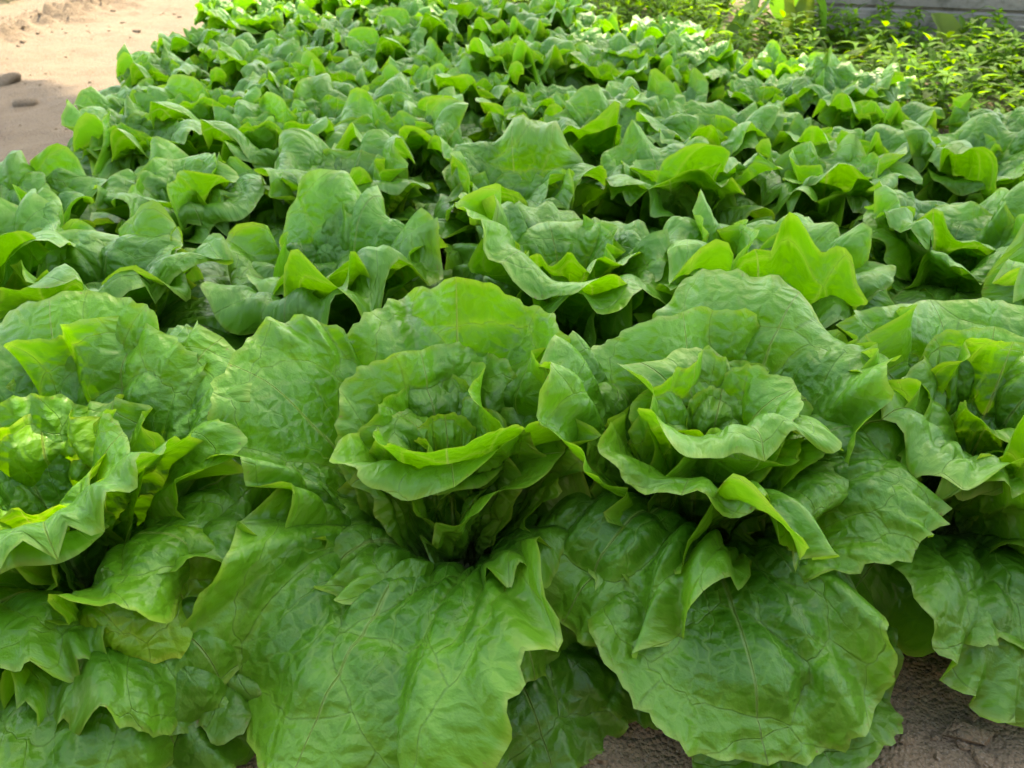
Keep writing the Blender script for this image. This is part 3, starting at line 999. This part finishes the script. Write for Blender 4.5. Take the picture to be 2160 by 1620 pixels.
# taro plants among the weeds
def taro_blade(L, W, droop, fold, seed):
    r = np.random.default_rng(seed)
    nu, ns = 21, 14
    t = np.linspace(-1, 1, nu)
    ang = t * math.pi
    rad = 1.0
    # heart / arrow outline with the stalk joining inside the notch
    mx = 0.5 * W * np.sin(ang) * (1 + 0.18 * np.cos(ang * 2))
    my = np.where(np.abs(t) < 0.55, np.cos(ang), np.cos(ang)) * 0.5
    my = 0.62 * np.clip(np.cos(ang), 0, 1) ** 1.25 * 1.0 - 0.40 * np.clip(-np.cos(ang), 0, 1) * (np.abs(np.sin(ang)) ** 0.45) * 1.4
    my = my * L
    S = np.linspace(0, 1, ns)[:, None]
    X = S * mx
    Y = S * my
    Z = fold * np.abs(X) - droop * (Y / L) * np.abs(Y) + 0.004 * np.sin(ang * 7) * S + 0.003 * np.sin(Y * 90)
    v = np.stack([Y, X, Z], -1).reshape(-1, 3)
    i = np.arange(nu * ns).reshape(ns, nu)
    f = np.stack([i[:-1, :-1], i[:-1, 1:], i[1:, 1:], i[1:, :-1]], -1).reshape(-1, 4)
    return v, f


def tube(path, r0, r1, n=6):
    P = np.array(path, float)
    V, F = [], []
    for i, p in enumerate(P):
        d = P[min(i + 1, len(P) - 1)] - P[max(i - 1, 0)]
        d /= np.linalg.norm(d) + 1e-9
        a = np.cross(d, (0.3, 0.9, 0.1))
        a /= np.linalg.norm(a) + 1e-9
        b = np.cross(d, a)
        rr_ = r0 + (r1 - r0) * i / (len(P) - 1)
        for k in range(n):
            w = 2 * math.pi * k / n
            V.append(p + rr_ * (a * math.cos(w) + b * math.sin(w)))
    for i in range(len(P) - 1):
        for k in range(n):
            F.append((i * n + k, i * n + (k + 1) % n, (i + 1) * n + (k + 1) % n, (i + 1) * n + k))
    return np.array(V), np.array(F)


def taro(x, y, leaves, label, seed):
    root = empty("taro_plant", (x, y, gz(x, y)))
    tag(root, label, "taro", "taro plants among the weeds")
    for k, (az, reach, h, L, W, pitch, fold, tint) in enumerate(leaves):
        a = D(az)
        tip = np.array([math.cos(a) * reach, math.sin(a) * reach, h])
        path = [np.array([0, 0, -0.01])]
        for u in (0.25, 0.5, 0.75, 1.0):
            path.append(np.array([tip[0] * u ** 1.5, tip[1] * u ** 1.5, h * (1 - (1 - u) ** 1.5)]))
        v, f = tube(path, 0.006, 0.0035)
        link("stalk", mesh_np("stalk", v, f), M_TSTEM, root)
        v, f = taro_blade(L, W, 0.8, fold, seed + k)
        v = rot_z(rot_y(v, D(pitch)), a) + tip
        link("leaf", mesh_np("leaf", v, f), M_TARO, root, tint)
    return root


YEL, GRN, PAL = (1.05, 0.95, 0.8, 1), (0.5, 0.85, 0.6, 1), (0.85, 1.0, 1.3, 1)
x, y = at(1650, 85, 0.05)
taro(x, y, [(195, 0.13, 0.13, 0.19, 0.14, 35, 0.35, PAL), (-75, 0.04, 0.155, 0.19, 0.14, 66, 0.4, YEL), (-15, 0.09, 0.17, 0.20, 0.16, 55, 0.3, GRN), (80, 0.06, 0.2, 0.20, 0.15, 30, 0.3, GRN)],
     "tallest taro plant with a yellow drooping leaf behind the lettuces", 300)
x, y = at(1985, 125, 0.03)
taro(x, y, [(100, 0.03, 0.09, 0.15, 0.11, -62, 0.9, YEL), (-60, 0.07, 0.05, 0.12, 0.09, 20, 0.3, GRN)],
     "small taro with one pale folded leaf standing up in front of the wall", 320)
x, y = at(1850, 150, 0.03)
taro(x, y, [(30, 0.08, 0.06, 0.14, 0.10, 0, 0.4, GRN), (160, 0.06, 0.07, 0.12, 0.08, 30, 0.5, YEL), (-100, 0.05, 0.06, 0.11, 0.07, 50, 0.5, PAL)],
     "low taro with short stalks leaning over the last lettuces", 340)


# ------------------------------------------------------------------ concrete wall at the far right
def box_v(x0, x1, y0, y1, z0, z1):
    v = [(x0, y0, z0), (x1, y0, z0), (x1, y1, z0), (x0, y1, z0), (x0, y0, z1), (x1, y0, z1), (x1, y1, z1), (x0, y1, z1)]
    f = [(0, 3, 2, 1), (4, 5, 6, 7), (0, 1, 5, 4), (1, 2, 6, 5), (2, 3, 7, 6), (3, 0, 4, 7)]
    return np.array(v, float), np.array(f)


def bevel_box(name, dims, mat, parent, bev=0.012):
    import bmesh
    v, f = box_v(*dims)
    me = mesh_np(name, v, f, False)
    bm = bmesh.new()
    bm.from_mesh(me)
    bmesh.ops.bevel(bm, geom=bm.edges[:], offset=bev, segments=2, affect='EDGES')
    bm.to_mesh(me)
    bm.free()
    return link(name, me, mat, parent)


wx, wy = at(1700, 60, 0.0)
wall = empty("concrete_wall", (1.72, 3.02, 0.0))
tag(wall, "weathered grey concrete wall with a ledge behind the weeds", "wall")
wall.rotation_euler.z = R(-14)
bevel_box("footing", (-0.62, 0.20, 0.0, 0.5, -0.05, 0.10), M_CONC, wall)
bevel_box("wall_body", (-0.62, 0.17, 0.05, 0.5, 0.10, 0.9), M_CONC, wall)
blk = empty("concrete_block", (1.80, 2.84, 0.0))
tag(blk, "pale concrete block on the ground beside the right end of the wall", "block")
bevel_box("block_body", (-0.07, 0.05, -0.05, 0.05, -0.02, 0.09), M_CONC, blk, 0.01)

# ------------------------------------------------------------------ unseen tree added, its crown cut to the bed's shade outline
shade_poly = [(-2.6, -1.7), (2.3, -1.7), (2.4, 0.9), (1.5, 1.2), (1.0, 1.5), (0.6, 1.82), (0.3, 2.12), (0.0, 2.32), (-0.6, 2.38), (-1.05, 2.40), (-1.3, 2.42), (-1.7, 2.62), (-2.4, 2.9)]


def inside(px_, py_, poly):
    c = False
    j = len(poly) - 1
    for i in range(len(poly)):
        xi, yi = poly[i]
        xj, yj = poly[j]
        if (yi > py_) != (yj > py_) and px_ < (xj - xi) * (py_ - yi) / (yj - yi) + xi: c = not c
        j = i
    return c


def unseen_shade_tree():
    rt = random.Random(3)
    zc = 7.5
    cx, cy = -0.4 + sd.x / sd.z * zc, 0.7 + sd.y / sd.z * zc
    root = empty("unseen_shade_tree", (cx, cy + 0.5, 0.0))
    tag(root, "unseen leafy tree added, crown shaped to shade the lettuce bed", "tree")
    fx, fy = at(95, 950, 0.18)
    V, F, n = [], [], 0
    count = 0
    while count < 13000:
        z = rt.uniform(6.3, 8.9)
        gx, gy = rt.uniform(-2.7, 2.5), rt.uniform(-1.8, 3.2)
        if not inside(gx, gy, shade_poly): continue
        # gap cut into the crown so one patch of sun reaches the left head
        if math.hypot(gx - (fx - sd.x / sd.z * 0.18), gy - (fy - 0.035 - sd.y / sd.z * 0.18)) < 0.14: continue
        e = ((gx + 0.1) / 2.9) ** 2 + ((z - zc) / 1.6) ** 2 + ((gy - 0.5) / 3.0) ** 2
        if e > 1.25: continue
        X, Y = gx + sd.x / sd.z * z, gy + sd.y / sd.z * z
        L = rt.uniform(0.12, 0.2)
        v, f = leaflet(L, L * 0.5, rt.uniform(0, 0.5), 0.2)
        v = v[[0, 1, 2, 3, 4, 5, 9, 10, 11]]
        f = np.array([(0, 3, 4, 1), (1, 4, 5, 2), (3, 6, 7, 4), (4, 7, 8, 5)])
        v = rot_z(rot_y(v, rt.uniform(-0.9, 0.9)), rt.uniform(0, 6.28)) + (X - cx, Y - cy - 0.5, z)
        V.append(v)
        F.append(f + n)
        n += 9
        count += 1
    link("crown", mesh_np("crown", np.vstack(V), np.vstack(F), False), M_TREE, root)
    v, f = tube([(0, 0, -0.3), (0.05, 0, 2), (-0.05, 0.05, 4), (0.0, 0.0, 6), (0.1, 0, 7.6)], 0.28, 0.08, 12)
    link("trunk", mesh_np("trunk", v, f), M_BARK, root)
    for k in range(7):
        a = 6.283 * k / 7
        v, f = tube([(0, 0, 4.2 + 0.25 * k), (math.cos(a) * 0.8, math.sin(a) * 0.6, 6.0 + 0.1 * k), (math.cos(a) * 2.2, math.sin(a) * 1.7, 7.3)], 0.10, 0.02, 8)
        link("branch", mesh_np("branch", v, f), M_BARK, root)


unseen_shade_tree()

shed = empty("sky_block_shed", (0.0, -2.7, 0.0))  # added unseen shed, keeps low sky light off the leaf undersides
tag(shed, "unseen board shed added behind the camera to block low sky light", "shed")
M_WOOD = plain_material("weathered_boards", (0.12, 0.09, 0.065), (0.20, 0.16, 0.12), 6)
for k in range(24):
    bevel_box("board", (-4.8 + 0.4 * k, -4.405 + 0.4 * k, -0.05, -0.01, -0.05, 2.6), M_WOOD, shed, 0.004)
bevel_box("back_wall", (-4.8, 4.8, -2.6, -2.5, -0.05, 2.6), M_WOOD, shed, 0.01)
bevel_box("roof", (-5.1, 5.1, -2.9, 0.35, 2.61, 2.70), M_WOOD, shed, 0.01)


# ------------------------------------------------------------------ clods and crumbs on the sand
def lump(rad, seed, sub=2):
    import bmesh
    bm = bmesh.new()
    bmesh.ops.create_icosphere(bm, subdivisions=sub, radius=rad)
    r = np.random.default_rng(seed)
    co = np.array([v.co[:] for v in bm.verts])
    k = 1 + 0.5 * sum(np.sin(co @ r.normal(0, 2.2 / rad, 3) + r.uniform(0, 6)) for _ in range(5)) / 3
    co = co * k[:, None] * (1.15, 1.0, 0.62)
    f = np.array([[v.index for v in fc.verts] for fc in bm.faces])
    bm.free()
    return co, f


def crumbs():
    rc = random.Random(9)
    base = [lump(1.0, s, 1) for s in range(6)]
    V, F, n = [], [], 0
    for _ in range(2600):
        if _ % 4 == 0:
            x, y = rc.uniform(-0.1, 0.75), rc.uniform(0.2, 0.5)
        elif rc.random() < 0.45:
            y = rc.uniform(1.6, 4.4)
            x = -2.05 + 0.10 * (y - 3) + rc.gauss(0, 0.11)
        else:
            x, y = rc.uniform(-3.2, 0.9), rc.uniform(0.25, 4.4)
        s = min(0.016, 0.0022 * math.exp(abs(rc.gauss(0, 0.75))))
        v, f = base[rc.randrange(6)]
        v = rot_z(v, rc.uniform(0, 6.28)) * s + (x, y, gz(x, y) + 0.25 * s)
        V.append(v)
        F.append(f + n)
        n += len(v)
    o = link("sand_crumbs", mesh_np("sand_crumbs", np.vstack(V), np.vstack(F), False), M_SAND)
    tag(o, "loose crumbs and pebbles scattered over the sandy soil", "crumbs", kind="stuff")


crumbs()
for k, (px, py, s, lab) in enumerate(((10, 152, 0.032, "round dark soil clod at the left edge by the shadow"), (40, 185, 0.026, "flat soil clod in the shadow on the sand path"))):
    x, y = at(px, py, 0.01)
    v, f = lump(s, 70 + k, 3)
    o = link("soil_clod", mesh_np("soil_clod", v, f), M_SAND)
    o.location = (x, y, gz(x, y) + s * 0.1)
    tag(o, lab, "clod", "clods on the sand path")
